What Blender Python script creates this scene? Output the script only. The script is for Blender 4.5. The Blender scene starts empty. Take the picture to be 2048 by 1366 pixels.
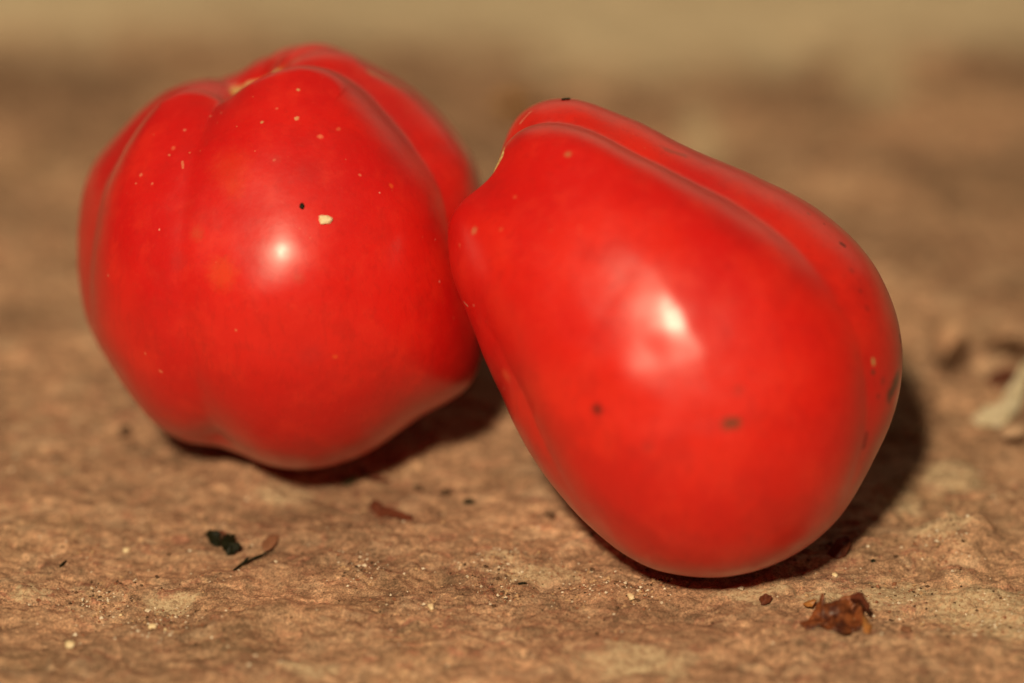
import bpy, math, random
import numpy as np
from mathutils import Vector, Matrix

# ------------------------------------------------------------------ camera, light, exposure
SC = bpy.context.scene
COL = SC.collection
PITCH = math.radians(30.0)
LENS = 108.0
FPX = LENS / 36.0 * 2048.0
DF = 0.500                      # depth of the ground line at picture row 1150
_b = math.atan((1150 - 683) / FPX)
_len = DF / math.cos(_b)
CAM = np.array([0.0, -_len * math.cos(PITCH + _b), _len * math.sin(PITCH + _b)])
RX = math.pi / 2 - PITCH
ROT = np.array([[1, 0, 0], [0, math.cos(RX), -math.sin(RX)], [0, math.sin(RX), math.cos(RX)]])

cd = bpy.data.cameras.new('camera')
cam = bpy.data.objects.new('camera', cd)
COL.objects.link(cam)
cam.location = CAM
cam.rotation_euler = (RX, 0, 0)
cd.lens = LENS
cd.sensor_width = 36
cd.clip_start = 0.01
cd.clip_end = 50
cd.dof.use_dof = True
cd.dof.focus_distance = 0.4955
cd.dof.aperture_fstop = 3.9
cd.dof.aperture_blades = 0
SC.camera = cam

SC.view_settings.view_transform = 'Standard'
SC.view_settings.look = 'None'
SC.view_settings.exposure = 0
SC.view_settings.gamma = 1

w = bpy.data.worlds.new('World')
SC.world = w
w.use_nodes = True
wb = w.node_tree.nodes['Background']
wb.inputs['Color'].default_value = (1.0, 0.80, 0.52, 1)
wb.inputs['Strength'].default_value = 0.042

def lamp(name, loc, target, size, power, color):
    ld = bpy.data.lights.new(name, 'AREA')
    ld.shape = 'DISK'
    ld.size = size
    ld.energy = power
    ld.color = color
    o = bpy.data.objects.new(name, ld)
    COL.objects.link(o)
    o.location = loc
    d = Vector(target) - Vector(loc)
    o.rotation_euler = d.to_track_quat('-Z', 'Y').to_euler()
    return o

# warm lamp held above and a little to the left of the camera
lamp('key_lamp', (-0.19, -0.70, 0.83), (0, 0.03, 0.03), 0.10, 13.8, (1.0, 0.82, 0.545))

# unseen area lamp added behind the stone for soft streaks along the upper lobes
bl = lamp('back_glow', (0.35, 1.9, 0.72), (0, 0, 0.03), 0.6, 3.3, (1.0, 0.78, 0.47))
bl.data.shape = 'RECTANGLE'
bl.data.size = 2.6
bl.data.size_y = 0.95

# ------------------------------------------------------------------ picture <-> place
def ray(px, py):
    v = np.array([(px - 1024) / FPX, -(py - 683) / FPX, -1.0])
    return ROT @ v

def at_depth(px, py, z):
    return CAM + ray(px, py) * z

def on_plane(px, py, h=0.0):
    d = ray(px, py)
    return CAM + d * ((h - CAM[2]) / d[2])

# ------------------------------------------------------------------ noise (numpy)
_rs = np.random.RandomState(7)
_P = _rs.permutation(512)
_P = np.concatenate([_P, _P, _P])
_GA = _rs.rand(512) * 2 * math.pi
_G2 = np.stack([np.cos(_GA), np.sin(_GA)], 1)

def perlin(x, y, seed=0):
    x = np.asarray(x, float) + seed * 17.31
    y = np.asarray(y, float) + seed * 5.77
    xi = np.floor(x).astype(int); yi = np.floor(y).astype(int)
    xf = x - xi; yf = y - yi
    u = xf**3 * (xf * (xf * 6 - 15) + 10); v = yf**3 * (yf * (yf * 6 - 15) + 10)
    def g(ix, iy, dx, dy):
        h = _P[(_P[ix & 511] + (iy & 511)) % 1024] & 511
        gg = _G2[h]
        return gg[..., 0] * dx + gg[..., 1] * dy
    a = g(xi, yi, xf, yf); b = g(xi + 1, yi, xf - 1, yf)
    c = g(xi, yi + 1, xf, yf - 1); d = g(xi + 1, yi + 1, xf - 1, yf - 1)
    return (a * (1 - u) + b * u) * (1 - v) + (c * (1 - u) + d * u) * v

def fbm(x, y, o=4, seed=0, gain=0.5):
    s = 0; a = 1; f = 1
    for i in range(o):
        s = s + a * perlin(x * f, y * f, seed + i * 3)
        a *= gain; f *= 2.03
    return s

def sstep(a, b, x):
    t = np.clip((x - a) / (b - a), 0, 1)
    return t * t * (3 - 2 * t)

# ------------------------------------------------------------------ ground height (metres in, metres out)
# local relief: (picture x, picture y, sigma across mm, sigma along mm, height mm)
RELIEF = [
    (1915, 1085, 5.0, 3.6, 3.4), (1962, 1078, 1.8, 1.8, 1.5), (1888, 1056, 1.5, 2.2, 1.6), (1900, 1035, 2.0, 1.0, -1.6),
    (1740, 1085, 4.5, 3.0, 1.2), (2030, 915, 5.5, 4.5, -5.0), (2060, 868, 6.0, 3.5, 3.0), (1945, 860, 3.0, 3.0, -2.2),
    (1905, 700, 2.4, 7.0, -4.5), (2020, 690, 4.0, 4.0, -5.0), (2005, 745, 4.0, 2.6, -4.0), (1985, 718, 6.0, 3.5, 2.0), (1950, 960, 5, 4, 1.6), (1990, 1010, 5, 3, 1.2),
    (440, 965, 8.0, 6.0, 1.6), (300, 930, 9.0, 9.0, 0.9), (700, 1060, 12.0, 4.0, 0.9), (860, 1075, 10.0, 3.0, 0.8),
    (250, 1215, 10.0, 4.0, -0.9), (500, 1235, 12.0, 3.5, 0.9), (320, 1275, 9.0, 3.0, 0.5), (130, 1270, 7, 3, -0.5),
    (1600, 1270, 16.0, 4.0, 0.9), (1850, 1250, 12.0, 3.0, -0.7), (1250, 1300, 14.0, 5.0, 0.6),
    (1850, 1320, 14.0, 4.0, 0.8), (975, 235, 7.0, 12.0, -2.4), (1020, 205, 6.0, 10.0, 1.6),
    (165, 130, 12.0, 24.0, -3.5), (1660, 120, 14, 24, -3.0),
]
_RW = [(on_plane(a, b)[:2], sx / 1000, sy / 1000, h / 1000) for a, b, sx, sy, h in RELIEF]

def height(x, y):
    X = x * 1000; Y = y * 1000                # mm
    wx = X + 6 * perlin(X / 21, Y / 21, 3) + 1.6 * perlin(X / 5, Y / 5, 4)
    wy = Y + 6 * perlin(X / 19, Y / 23, 5) + 1.6 * perlin(X / 5, Y / 5, 6)
    h = 1.7 * perlin(X / 60, Y / 48, 11) + 0.9 * perlin(wx / 26, wy / 17, 12)
    # flaky steps: smooth terraces of a stretched noise
    t = fbm(wx / 17, wy / 8, 4, 13) * 2.6
    k = np.floor(t); f = t - k
    h = h + 0.50 * (k + sstep(0.18, 0.88, f) )
    t2 = fbm(wx / 5.5, wy / 3.3, 3, 21) * 2.4
    k2 = np.floor(t2); f2 = t2 - k2
    h = h + 0.22 * (k2 + sstep(0.25, 0.8, f2))
    r = 1 - np.abs(fbm(wx / 4.2, wy / 3.0, 4, 15, 0.6)) * 2
    am = 0.30 + 1.05 * sstep(-0.22, 0.30, fbm(X / 30 + 3, Y / 16, 2, 51))
    h = h + 0.24 * am * r
    h = h + 0.62 * am * fbm(wx / 3.6, wy / 3.0, 4, 17, 0.55)
    h = h + 0.55 * perlin(wx / 8.5, wy / 6.5, 61)
    # scattered pits
    p = perlin(X / 3.1, Y / 2.5, 31)
    h = h - 0.9 * am * sstep(0.40, 0.62, p)
    h = h / 1000
    for (c, sx, sy, a) in _RW:
        h = h + a * np.exp(-0.5 * (((x - c[0]) / sx)**2 + ((y - c[1]) / sy)**2)**1.5)
    return h

H0 = float(height(np.array([0.02]), np.array([0.01]))[0])
def gh(x, y):
    return float(height(np.array([x]), np.array([y]))[0])

def gtop(x, y, r):
    a = np.arange(8) * math.pi / 4
    xs = np.r_[x, x + r * np.cos(a), x + 0.5 * r * np.cos(a)]; ys = np.r_[y, y + r * np.sin(a), y + 0.5 * r * np.sin(a)]
    return float(np.percentile(height(xs, ys), 85))

def on_ground(px, py, lift=0.0):
    h = 0.0
    for _ in range(6):
        p = on_plane(px, py, h)
        h = 0.5 * h + 0.5 * (gh(p[0], p[1]) + lift)
    p = on_plane(px, py, gh(p[0], p[1]) + lift)
    return p

# ------------------------------------------------------------------ mesh + node helpers
def mesh_from(name, V, F, mat=None, smooth=True, mats=None, midx=None):
    V = np.asarray(V, np.float32)
    me = bpy.data.meshes.new(name)
    if isinstance(F, np.ndarray):
        n = F.shape[1]
        me.vertices.add(len(V)); me.vertices.foreach_set('co', V.ravel())
        me.loops.add(F.size); me.loops.foreach_set('vertex_index', F.astype(np.int32).ravel())
        me.polygons.add(len(F)); me.polygons.foreach_set('loop_start', np.arange(0, F.size, n, dtype=np.int32))
        me.update(calc_edges=True)
    else:
        me.from_pydata([tuple(map(float, v)) for v in V], [], F)
    for m in (mats or ([mat] if mat else [])):
        me.materials.append(m)
    if midx is not None:
        me.polygons.foreach_set('material_index', np.asarray(midx, np.int32))
    me.polygons.foreach_set('use_smooth', np.full(len(me.polygons), smooth))
    me.update()
    return me

def link(name, me, loc=(0, 0, 0), parent=None, label=None, cat=None, group=None, kind=None):
    o = bpy.data.objects.new(name, me)
    COL.objects.link(o)
    o.location = tuple(float(v) for v in loc)
    if parent is not None: o.parent = parent
    if label: o['label'] = label
    if cat: o['category'] = cat
    if group: o['group'] = group
    if kind: o['kind'] = kind
    return o

class NT:
    def __init__(s, name):
        s.m = bpy.data.materials.new(name); s.m.use_nodes = True
        s.t = s.m.node_tree; s.t.nodes.clear()
        s.out = s.t.nodes.new('ShaderNodeOutputMaterial')
        s.b = s.t.nodes.new('ShaderNodeBsdfPrincipled')
        s.t.links.new(s.b.outputs[0], s.out.inputs['Surface'])
        s.co = s.t.nodes.new('ShaderNodeTexCoord').outputs['Object']
    def set(s, sock, v):
        if isinstance(v, bpy.types.NodeSocket): s.t.links.new(v, sock)
        elif isinstance(v, (tuple, list)) and len(v) == 3 and sock.type == 'RGBA': sock.default_value = (*v, 1)
        else: sock.default_value = v
    def math(s, op, a, b=0.0, c=0.0, clamp=False):
        n = s.t.nodes.new('ShaderNodeMath'); n.operation = op; n.use_clamp = clamp
        s.set(n.inputs[0], a); s.set(n.inputs[1], b); s.set(n.inputs[2], c); return n.outputs[0]
    def vmath(s, op, a, b=(0, 0, 0), scale=None):
        n = s.t.nodes.new('ShaderNodeVectorMath'); n.operation = op
        s.set(n.inputs[0], a); s.set(n.inputs[1], b)
        if scale is not None: s.set(n.inputs['Scale'], scale)
        return n.outputs['Value' if op in ('DISTANCE', 'LENGTH') else 'Vector']
    def noise(s, scale, detail=3, rough=0.5, vec=None, dist=0.0, color=False, lac=2.0):
        n = s.t.nodes.new('ShaderNodeTexNoise')
        s.set(n.inputs['Vector'], vec if vec is not None else s.co)
        n.inputs['Scale'].default_value = scale; n.inputs['Detail'].default_value = detail
        n.inputs['Roughness'].default_value = rough; n.inputs['Distortion'].default_value = dist
        n.inputs['Lacunarity'].default_value = lac
        return n.outputs['Color' if color else 'Fac']
    def range(s, v, a, b, lo=0.0, hi=1.0, smooth=True):
        n = s.t.nodes.new('ShaderNodeMapRange'); n.interpolation_type = 'SMOOTHSTEP' if smooth else 'LINEAR'
        s.set(n.inputs['Value'], v); s.set(n.inputs['From Min'], a); s.set(n.inputs['From Max'], b)
        s.set(n.inputs['To Min'], lo); s.set(n.inputs['To Max'], hi); return n.outputs[0]
    def mix(s, f, a, b, mode='MIX'):
        n = s.t.nodes.new('ShaderNodeMix'); n.data_type = 'RGBA'; n.blend_type = mode
        s.set(n.inputs[0], f); s.set(n.inputs[6], a); s.set(n.inputs[7], b); return n.outputs[2]
    def scale(s, v3):
        return s.vmath('MULTIPLY', s.co, v3)
    def bump(s, h, dist, strength=1.0, normal=None):
        n = s.t.nodes.new('ShaderNodeBump'); s.set(n.inputs['Height'], h)
        n.inputs['Distance'].default_value = dist; n.inputs['Strength'].default_value = strength
        if normal is not None: s.set(n.inputs['Normal'], normal)
        return n.outputs[0]
    def p(s, **k):
        for a, v in k.items():
            s.set(s.b.inputs[a.replace('_', ' ')], v)

# ------------------------------------------------------------------ ground
def axis_coords(a, b, step, far0, far1, grow=1.09, cap=0.03):
    c = list(np.arange(a, b + step / 2, step))
    lo = []; x = a; s = step
    while x > far0: s = min(s * grow, cap); x -= s; lo.append(x)
    hi = []; x = c[-1]; s = step
    while x < far1: s = min(s * grow, cap); x += s; hi.append(x)
    return np.array(lo[::-1] + c + hi)

def ground_material():
    n = NT('rough_clay_stone')
    mm = n.vmath('SCALE', n.co, scale=1000.0)
    st = n.vmath('MULTIPLY', mm, (0.72, 1.25, 1.0))
    warp = n.noise(0.12, 2, 0.5, mm, color=True)
    stw = n.vmath('ADD', st, n.vmath('SCALE', warp, scale=9.0))
    big = n.noise(0.050, 4, 0.6, stw)
    mid = n.noise(0.20, 5, 0.65, stw)
    mid2 = n.noise(0.33, 4, 0.62, n.vmath('ADD', stw, (31.0, 7.0, 3.0)))
    fine = n.noise(1.5, 5, 0.72, mm)
    tiny = n.noise(3.2, 3, 0.7, mm)
    flk = n.noise(0.85, 4, 0.68, n.vmath('MULTIPLY', n.vmath('ADD', mm, n.vmath('SCALE', warp, scale=3.0)), (0.55, 1.0, 1.0)))
    c = n.mix(n.range(big, 0.38, 0.62), (0.330, 0.188, 0.112), (0.415, 0.236, 0.141))
    c = n.mix(n.range(mid, 0.47, 0.66), c, (0.46, 0.300, 0.190))         # pale tan flakes
    c = n.mix(n.math('MULTIPLY', n.range(mid2, 0.53, 0.66), 0.80), c, (0.330, 0.140, 0.088))   # reddish clay
    c = n.mix(n.math('MULTIPLY', n.range(mid, 0.46, 0.34), 0.75), c, (0.235, 0.140, 0.088))  # grey brown
    c = n.mix(n.math('MULTIPLY', n.range(big, 0.47, 0.36), 0.20), c, (0.34, 0.23, 0.12))    # olive ochre
    c = n.mix(n.math('MULTIPLY', n.range(flk, 0.54, 0.68), 0.50), c, (0.66, 0.43, 0.25))
    c = n.mix(n.math('MULTIPLY', n.range(flk, 0.46, 0.33), 0.55), c, (0.20, 0.098, 0.052))
    calm = n.range(n.noise(0.045, 2, 0.5, n.vmath('ADD', st, (40.0, 90.0, 0.0))), 0.40, 0.60)
    c = n.mix(n.math('MULTIPLY', n.math('SUBTRACT', 1.0, calm), 0.45), c, (0.405, 0.232, 0.137))
    lum = n.noise(0.42, 4, 0.62, n.vmath('ADD', stw, (77.0, 17.0, 0.0)))
    c = n.mix(1.0, c, n.range(lum, 0.36, 0.64, 0.74, 1.24), 'MULTIPLY')
    c = n.mix(1.0, c, n.range(fine, 0.28, 0.72, 0.68, 1.32), 'MULTIPLY')
    c = n.mix(1.0, c, n.range(tiny, 0.30, 0.70, 0.62, 1.38), 'MULTIPLY')
    bokeh = n.noise(0.030, 3, 0.6, n.vmath('ADD', st, (60.0, 35.0, 0.0)))
    c = n.mix(1.0, c, n.range(bokeh, 0.34, 0.66, 0.79, 1.23), 'MULTIPLY')
    # dark pores
    pore = n.math('MULTIPLY', n.range(n.noise(0.9, 3, 0.6, mm), 0.655, 0.73), n.range(n.noise(0.07, 2, 0.5, stw), 0.47, 0.62))
    c = n.mix(n.math('MULTIPLY', pore, 0.85), c, (0.09, 0.048, 0.025))
    # pale mineral crust patches, at fixed places on the stone
    def patch(px, py, rx, ry, warpmm=5.0):
        q = on_plane(px, py) * 1000
        d = n.vmath('SUBTRACT', n.vmath('ADD', mm, n.vmath('SCALE', n.vmath('SUBTRACT', n.noise(0.22, 4, 0.65, mm, color=True), (0.5, 0.5, 0.5)), scale=warpmm * 2.4)), tuple(q[:2]) + (0.0,))
        d = n.vmath('MULTIPLY', d, (1 / rx, 1 / ry, 0.0))
        return n.range(n.vmath('LENGTH', d), 1.15, 0.55)
    speck = n.range(n.noise(1.15, 5, 0.75, n.vmath('MULTIPLY', mm, (1.0, 1.4, 1.0))), 0.43, 0.58)
    crust = None
    for a in [(1960, 1215, 10, 6.5), (1800, 1190, 8, 4), (1660, 1205, 6, 3), (1500, 1195, 7, 2.6), (1880, 1080, 6, 3.5), (2040, 1260, 8, 4),
              (330, 1195, 5, 3), (1010, 1115, 5, 2), (60, 1180, 3, 2), (560, 985, 5, 4), (1270, 1330, 9, 4),
              (1070, 1150, 7, 3), (1780, 1010, 6, 6), (1900, 960, 6, 6), (620, 1330, 5, 3), (1400, 270, 5, 18), (1750, 130, 9, 22)]:
        m_ = patch(*a)
        crust = m_ if crust is None else n.math('MAXIMUM', crust, m_)
    c = n.mix(n.math('MULTIPLY', n.math('MULTIPLY', crust, speck), 0.80), c, (0.68, 0.53, 0.34))
    c = n.mix(n.math('MULTIPLY', crust, 0.25), c, (0.50, 0.37, 0.22))
    # far part of the slab is bare pale limestone: wavy colour boundary
    sx = n.t.nodes.new('ShaderNodeSeparateXYZ'); n.set(sx.inputs[0], mm)
    fc = n.t.nodes.new('ShaderNodeFloatCurve')
    pts = [(-1200, 70), (-600, 110), (0, 78), (350, 55), (720, 80), (1000, 104), (1250, 150), (1550, 132), (1750, 84), (2048, 92), (2600, 60), (3200, 100)]
    P = [on_plane(a, b) * 1000 for a, b in pts]
    X0, X1 = P[0][0], P[-1][0]; Y0, Y1 = 100.0, 260.0
    cv = fc.mapping.curves[0]
    cv.points[0].location = (0, (P[0][1] - Y0) / (Y1 - Y0)); cv.points[1].location = (1, (P[-1][1] - Y0) / (Y1 - Y0))
    for q in P[1:-1]:
        cv.points.new((q[0] - X0) / (X1 - X0), (q[1] - Y0) / (Y1 - Y0))
    fc.mapping.update()
    n.set(fc.inputs['Value'], n.range(sx.outputs['X'], X0, X1, smooth=False))
    yb = n.math('MULTIPLY_ADD', fc.outputs[0], Y1 - Y0, Y0)
    wob = n.math('MULTIPLY', n.math('SUBTRACT', n.noise(0.05, 4, 0.6, n.vmath('ADD', mm, (140.0, 0.0, 0.0))), 0.5), 42.0)
    yy = n.math('ADD', n.math('SUBTRACT', sx.outputs['Y'], yb), wob)
    far = n.range(yy, -14, 20)
    blot = n.noise(0.022, 3, 0.6, n.vmath('ADD', mm, (12.0, 44.0, 0.0)))
    c = n.mix(n.range(sx.outputs['Y'], 40.0, 90.0), c, n.mix(1.0, c, n.range(blot, 0.38, 0.62, 0.88, 1.20), 'MULTIPLY'))
    c = n.mix(n.math('MULTIPLY', far, 0.9), c, n.mix(n.range(mid, 0.35, 0.7), (0.68, 0.53, 0.34), (0.80, 0.65, 0.44)))
    n.p(Base_Color=c, Roughness=0.78)
    n.b.inputs['Specular IOR Level'].default_value = 0.28
    b1 = n.bump(fine, 0.00030, 0.9)
    b2 = n.bump(tiny, 0.00010, 0.9, b1)
    n.p(Normal=b2)
    return n.m

def build_ground():
    xs = axis_coords(-0.098, 0.098, 0.00034, -1.6, 1.6)
    ys = axis_coords(-0.055, 0.062, 0.00034, -1.0, 2.4, 1.012, 0.03)
    # grow faster once well behind
    ys = np.concatenate([axis_coords(-0.055, 0.060, 0.00034, -1.0, 0.0605, 1.06)[:-1],
                         0.0607 + np.cumsum(np.minimum(0.00036 * 1.011 ** np.arange(520), 0.03))])
    ys = ys[ys < 2.6]
    X, Y = np.meshgrid(xs, ys)
    Z = height(X, Y)
    V = np.stack([X, Y, Z], -1).reshape(-1, 3)
    nx, ny = len(xs), len(ys)
    i = np.arange(nx * ny).reshape(ny, nx)
    F = np.stack([i[:-1, :-1], i[:-1, 1:], i[1:, 1:], i[1:, :-1]], -1).reshape(-1, 4)
    print('ground quads', len(F))
    me = mesh_from('ground', V, F, ground_material())
    link('ground', me, kind='structure', label='rough brown clay stone slab with flaky relief and pale mineral crust')

build_ground()

# ------------------------------------------------------------------ tomatoes
def cube_sphere(n):
    t = np.tan(np.linspace(-math.pi / 4, math.pi / 4, n + 1))
    A, B = np.meshgrid(t, t)
    o = np.ones_like(A)
    Vs = []; Fs = []; k = 0
    for ax in range(3):
        for sg in (1, -1):
            c = [None] * 3
            c[ax] = o * sg; c[(ax + 1) % 3] = A * sg; c[(ax + 2) % 3] = B
            v = np.stack(c, -1).reshape(-1, 3)
            i = np.arange((n + 1)**2).reshape(n + 1, n + 1) + k
            Fs.append(np.stack([i[:-1, :-1], i[:-1, 1:], i[1:, 1:], i[1:, :-1]], -1).reshape(-1, 4))
            Vs.append(v); k += len(v)
    V = np.concatenate(Vs); F = np.concatenate(Fs)
    V /= np.linalg.norm(V, axis=1)[:, None]
    key = np.round(V * 1e5).astype(np.int64)
    _, first, inv = np.unique(key, axis=0, return_index=True, return_inverse=True)
    return V[first], inv.ravel()[F]

class Tomato:
    """Closed lobed surface, star shaped about its centre. Axes: x right, y up, z towards the camera; unit: picture pixel."""
    def __init__(s, center, outline, D, furrows, back, dents, shear, seed, asym=(), af=1.5):
        s.asym = asym; s.af = af
        s.c = np.array(center, float); s.D = D; s.shear = shear; s.seed = seed
        O = np.array(outline, float)
        dx = O[:, 0] - s.c[0]; dy = -(O[:, 1] - s.c[1])
        th = np.arctan2(dy, dx); r = np.hypot(dx, dy)
        k = np.argsort(th); th = th[k]; r = r[k]
        s.T = np.linspace(-math.pi, math.pi, 721)[:-1]
        s.R = np.interp(s.T, np.r_[th - 2 * math.pi, th, th + 2 * math.pi], np.r_[r, r, r])
        fr = np.fft.rfft(s.R)
        f2 = fr * np.exp(-(np.arange(len(fr)) / 40.0)**2); s.Rt = np.fft.irfft(f2, 720)
        s.R = np.fft.irfft(fr * np.exp(-(np.arange(len(fr)) / 9.0)**2), 720)
        fs = fr * np.exp(-(np.arange(len(fr)) / 3.6)**2); s.Rs = np.fft.irfft(fs, 720)
        s.F = []
        s.dents = []
        for f in furrows: s.F.append(s.curve(f))
        for f in back: s.F.append(s.curve3(f))
        for (px, py, zs, wd, dp) in dents:
            s.dents.append((s.dir(px, py, zs), wd, dp))
        s.fit()
    def Rth(s, arr, th):
        return np.interp(th, np.r_[s.T, math.pi], np.r_[arr, arr[0]])
    def dir(s, px, py, side=1):
        x = px - s.c[0]; y = -(py - s.c[1]); rr = math.hypot(x, y)
        R = float(s.Rth(s.Rs, math.atan2(y, x)))
        q = min(rr / R, 0.999)
        v = np.array([x, y, side * s.D * math.sqrt(1 - q * q)])
        return v / np.linalg.norm(v)
    def resample(s, P, W, Dp, m=70):
        P = np.array(P)
        t = np.r_[0, np.cumsum(np.linalg.norm(np.diff(P, axis=0), axis=1))]; t /= t[-1]
        tt = np.linspace(0, 1, m)
        Q = np.stack([np.interp(tt, t, P[:, i]) for i in range(3)], 1)
        # smooth
        for _ in range(6):
            Q[1:-1] = (Q[:-2] + 2 * Q[1:-1] + Q[2:]) / 4
        Q /= np.linalg.norm(Q, axis=1)[:, None]
        return Q, np.interp(tt, t, W), np.interp(tt, t, Dp)
    def curve(s, f):
        P = [s.dir(p[0], p[1], p[4] if len(p) > 4 else 1) for p in f]
        return s.resample(P, [p[2] for p in f], [p[3] for p in f])
    def curve3(s, f):
        P = [np.array(p[0]) / np.linalg.norm(p[0]) for p in f]
        return s.resample(P, [p[1] for p in f], [p[2] for p in f])
    def radius(s, d):
        rho = np.hypot(d[:, 0], d[:, 1]); th = np.arctan2(d[:, 1], d[:, 0])
        w = np.clip(rho, 0, 1)**4
        R = s.Rth(s.Rs, th) * (1 - w) + s.Rth(s.R, th) * w
        r = 1 / np.sqrt((rho / R)**2 + (d[:, 2] / s.D)**2)
        off = np.zeros(len(d))
        for fi, (Q, W, Dp) in enumerate(s.F):
            j = (d @ Q.T).argmax(1)
            best = np.full(len(d), 9.0); ww = np.zeros(len(d)); dd = np.zeros(len(d))
            for sgn in (-1, 1):
                j2 = np.clip(j + sgn, 0, len(Q) - 1)
                A = Q[j]; E = Q[j2] - A; l2 = (E * E).sum(1)
                t = np.clip(((d - A) * E).sum(1) / np.maximum(l2, 1e-12), 0, 1)
                dist = np.linalg.norm(d - A - E * t[:, None], axis=1)
                m = dist < best
                best = np.where(m, dist, best)
                ww = np.where(m, W[j] + (W[j2] - W[j]) * t, ww)
                dd = np.where(m, Dp[j] + (Dp[j2] - Dp[j]) * t, dd)
            if fi in s.asym:      # the far lobe lies lower than the near one
                near = (d[:, 2] - Q[j][:, 2]) / np.maximum(best, 1e-4)
                ww = ww * (1 + s.af * sstep(0.05, 0.65, -near))
            x = best / ww
            # rounded valley with long soft shoulders
            g = np.clip(1 - (np.sqrt(x * x + 0.02) - 0.14) / 2.1, 0, 1)**1.8
            off += dd * g
        for v, wd, dp in s.dents:
            a = np.arccos(np.clip(d @ v, -1, 1)); off += dp * np.exp(-0.5 * (a / wd)**2)
        sd = s.seed
        und = 2.6 * (perlin(d[:, 0] * 2.1 + 5, d[:, 1] * 2.1 + d[:, 2] * 1.3, sd) + 0.5 * perlin(d[:, 1] * 4.3, d[:, 2] * 4.1 + d[:, 0] * 3, sd + 1)) + 0.9 * perlin(d[:, 0] * 7 + d[:, 2] * 3, d[:, 1] * 7 - d[:, 2] * 2, sd + 2)
        return r - off + und
    def fit(s):
        cs, _ = cube_sphere(120)
        for it in range(8):
            p = cs * s.radius(cs)[:, None]
            zz = p[:, 2] + s.shear[0] * p[:, 0] + s.shear[1] * p[:, 1]
            cx, cy = s.c[0] - 1024, -(s.c[1] - 683); f_ = 1 / (1 - zz / FPX)
            ux = (cx + p[:, 0]) * f_ - cx; uy = (cy + p[:, 1]) * f_ - cy
            th = np.arctan2(uy, ux); rr = np.hypot(ux, uy)
            b = ((th + math.pi) / (2 * math.pi) * 180).astype(int) % 180
            mx = np.zeros(180); np.maximum.at(mx, b, rr)
            tc = -math.pi + (np.arange(180) + 0.5) * 2 * math.pi / 180
            m = np.interp(s.T, np.r_[tc[-1] - 2 * math.pi, tc, tc[0] + 2 * math.pi], np.r_[mx[-1], mx, mx[0]])
            dlt = np.fft.rfft(0.8 * (s.Rt - m)); dlt *= np.exp(-(np.arange(len(dlt)) / 24.0)**2)
            s.R += np.fft.irfft(dlt, 720)
    def local(s, d, k):
        """directions -> world-axes offsets from centre (m), k = metres per pixel"""
        p = d * s.radius(d)[:, None]
        p[:, 2] += s.shear[0] * p[:, 0] + s.shear[1] * p[:, 1]
        return (p * k) @ ROT.T
    def place(s, sink=0.0006):
        cs, _ = cube_sphere(60)
        z = 0.5
        for _ in range(25):
            k = z / FPX
            C = at_depth(s.c[0], s.c[1], z)
            P = s.local(cs, k) + C
            gap = (P[:, 2] - height(P[:, 0], P[:, 1])).min() + sink
            z += gap * 1.2
        s.z = z; s.k = z / FPX; s.C = at_depth(s.c[0], s.c[1], z)
        print('tomato depth', z, 'gap', gap)
    def surf(s, px, py, lift=0.0):
        """front surface point (local, world axes) that shows at a picture position; and its outward normal"""
        ds = s.dir(px, py)
        tgt = np.array([px - s.c[0], -(py - s.c[1])])
        for _ in range(12):
            r = s.radius(ds[None])[0]
            p = ds * r
            err = tgt - p[:2]
            q = p.copy(); q[:2] += err * 0.8
            ds = q / np.linalg.norm(q)
            if ds[2] < 0.02: ds[2] = 0.02; ds /= np.linalg.norm(ds)
        e = 0.01
        t1 = np.cross(ds, [0.3, 1, 0.2]); t1 /= np.linalg.norm(t1); t2 = np.cross(ds, t1)
        D3 = np.stack([ds, ds + t1 * e, ds + t2 * e]); D3 /= np.linalg.norm(D3, axis=1)[:, None]
        L = s.local(D3, s.k)
        nn = np.cross(L[1] - L[0], L[2] - L[0]); nn /= np.linalg.norm(nn)
        if nn @ L[0] < 0: nn = -nn
        return L[0] + nn * lift, nn

OUT_L = [(462,156),(500,128),(545,106),(580,92),(620,84),(665,90),(705,108),(760,138),(810,165),(850,195),(890,235),(925,280),(950,320),
 (962,352),(968,400),(970,460),(972,540),(972,610),(970,680),(962,720),(948,758),(924,788),(895,806),(862,822),(826,843),(790,869),(750,898),(702,920),(650,935),(600,940),
 (550,935),(500,918),(465,902),(440,893),(415,892),(380,888),(345,873),(300,840),(260,790),(225,735),(192,685),(170,630),(158,560),(155,480),(159,420),
 (168,370),(185,328),(210,295),(250,252),(290,212),(325,186),(360,168),(400,158),(440,155)]
OUT_R = [(1140,193),(1180,200),(1230,222),(1290,245),(1340,275),(1400,305),(1460,330),(1530,362),(1600,395),(1660,435),(1710,480),(1750,530),
 (1780,590),(1799,650),(1806,720),(1800,780),(1780,850),(1752,910),(1722,970),(1688,1025),(1640,1075),(1580,1115),(1510,1143),(1440,1156),(1370,1153),
 (1300,1138),(1240,1105),(1180,1055),(1120,990),(1075,930),(1040,870),(1008,800),(978,740),(950,670),(925,610),(903,560),(893,500),(893,460),
 (903,425),(930,395),(965,370),(985,352),(997,325),(1003,290),(1015,255),(1040,225),(1080,202),(1110,194)]

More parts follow.
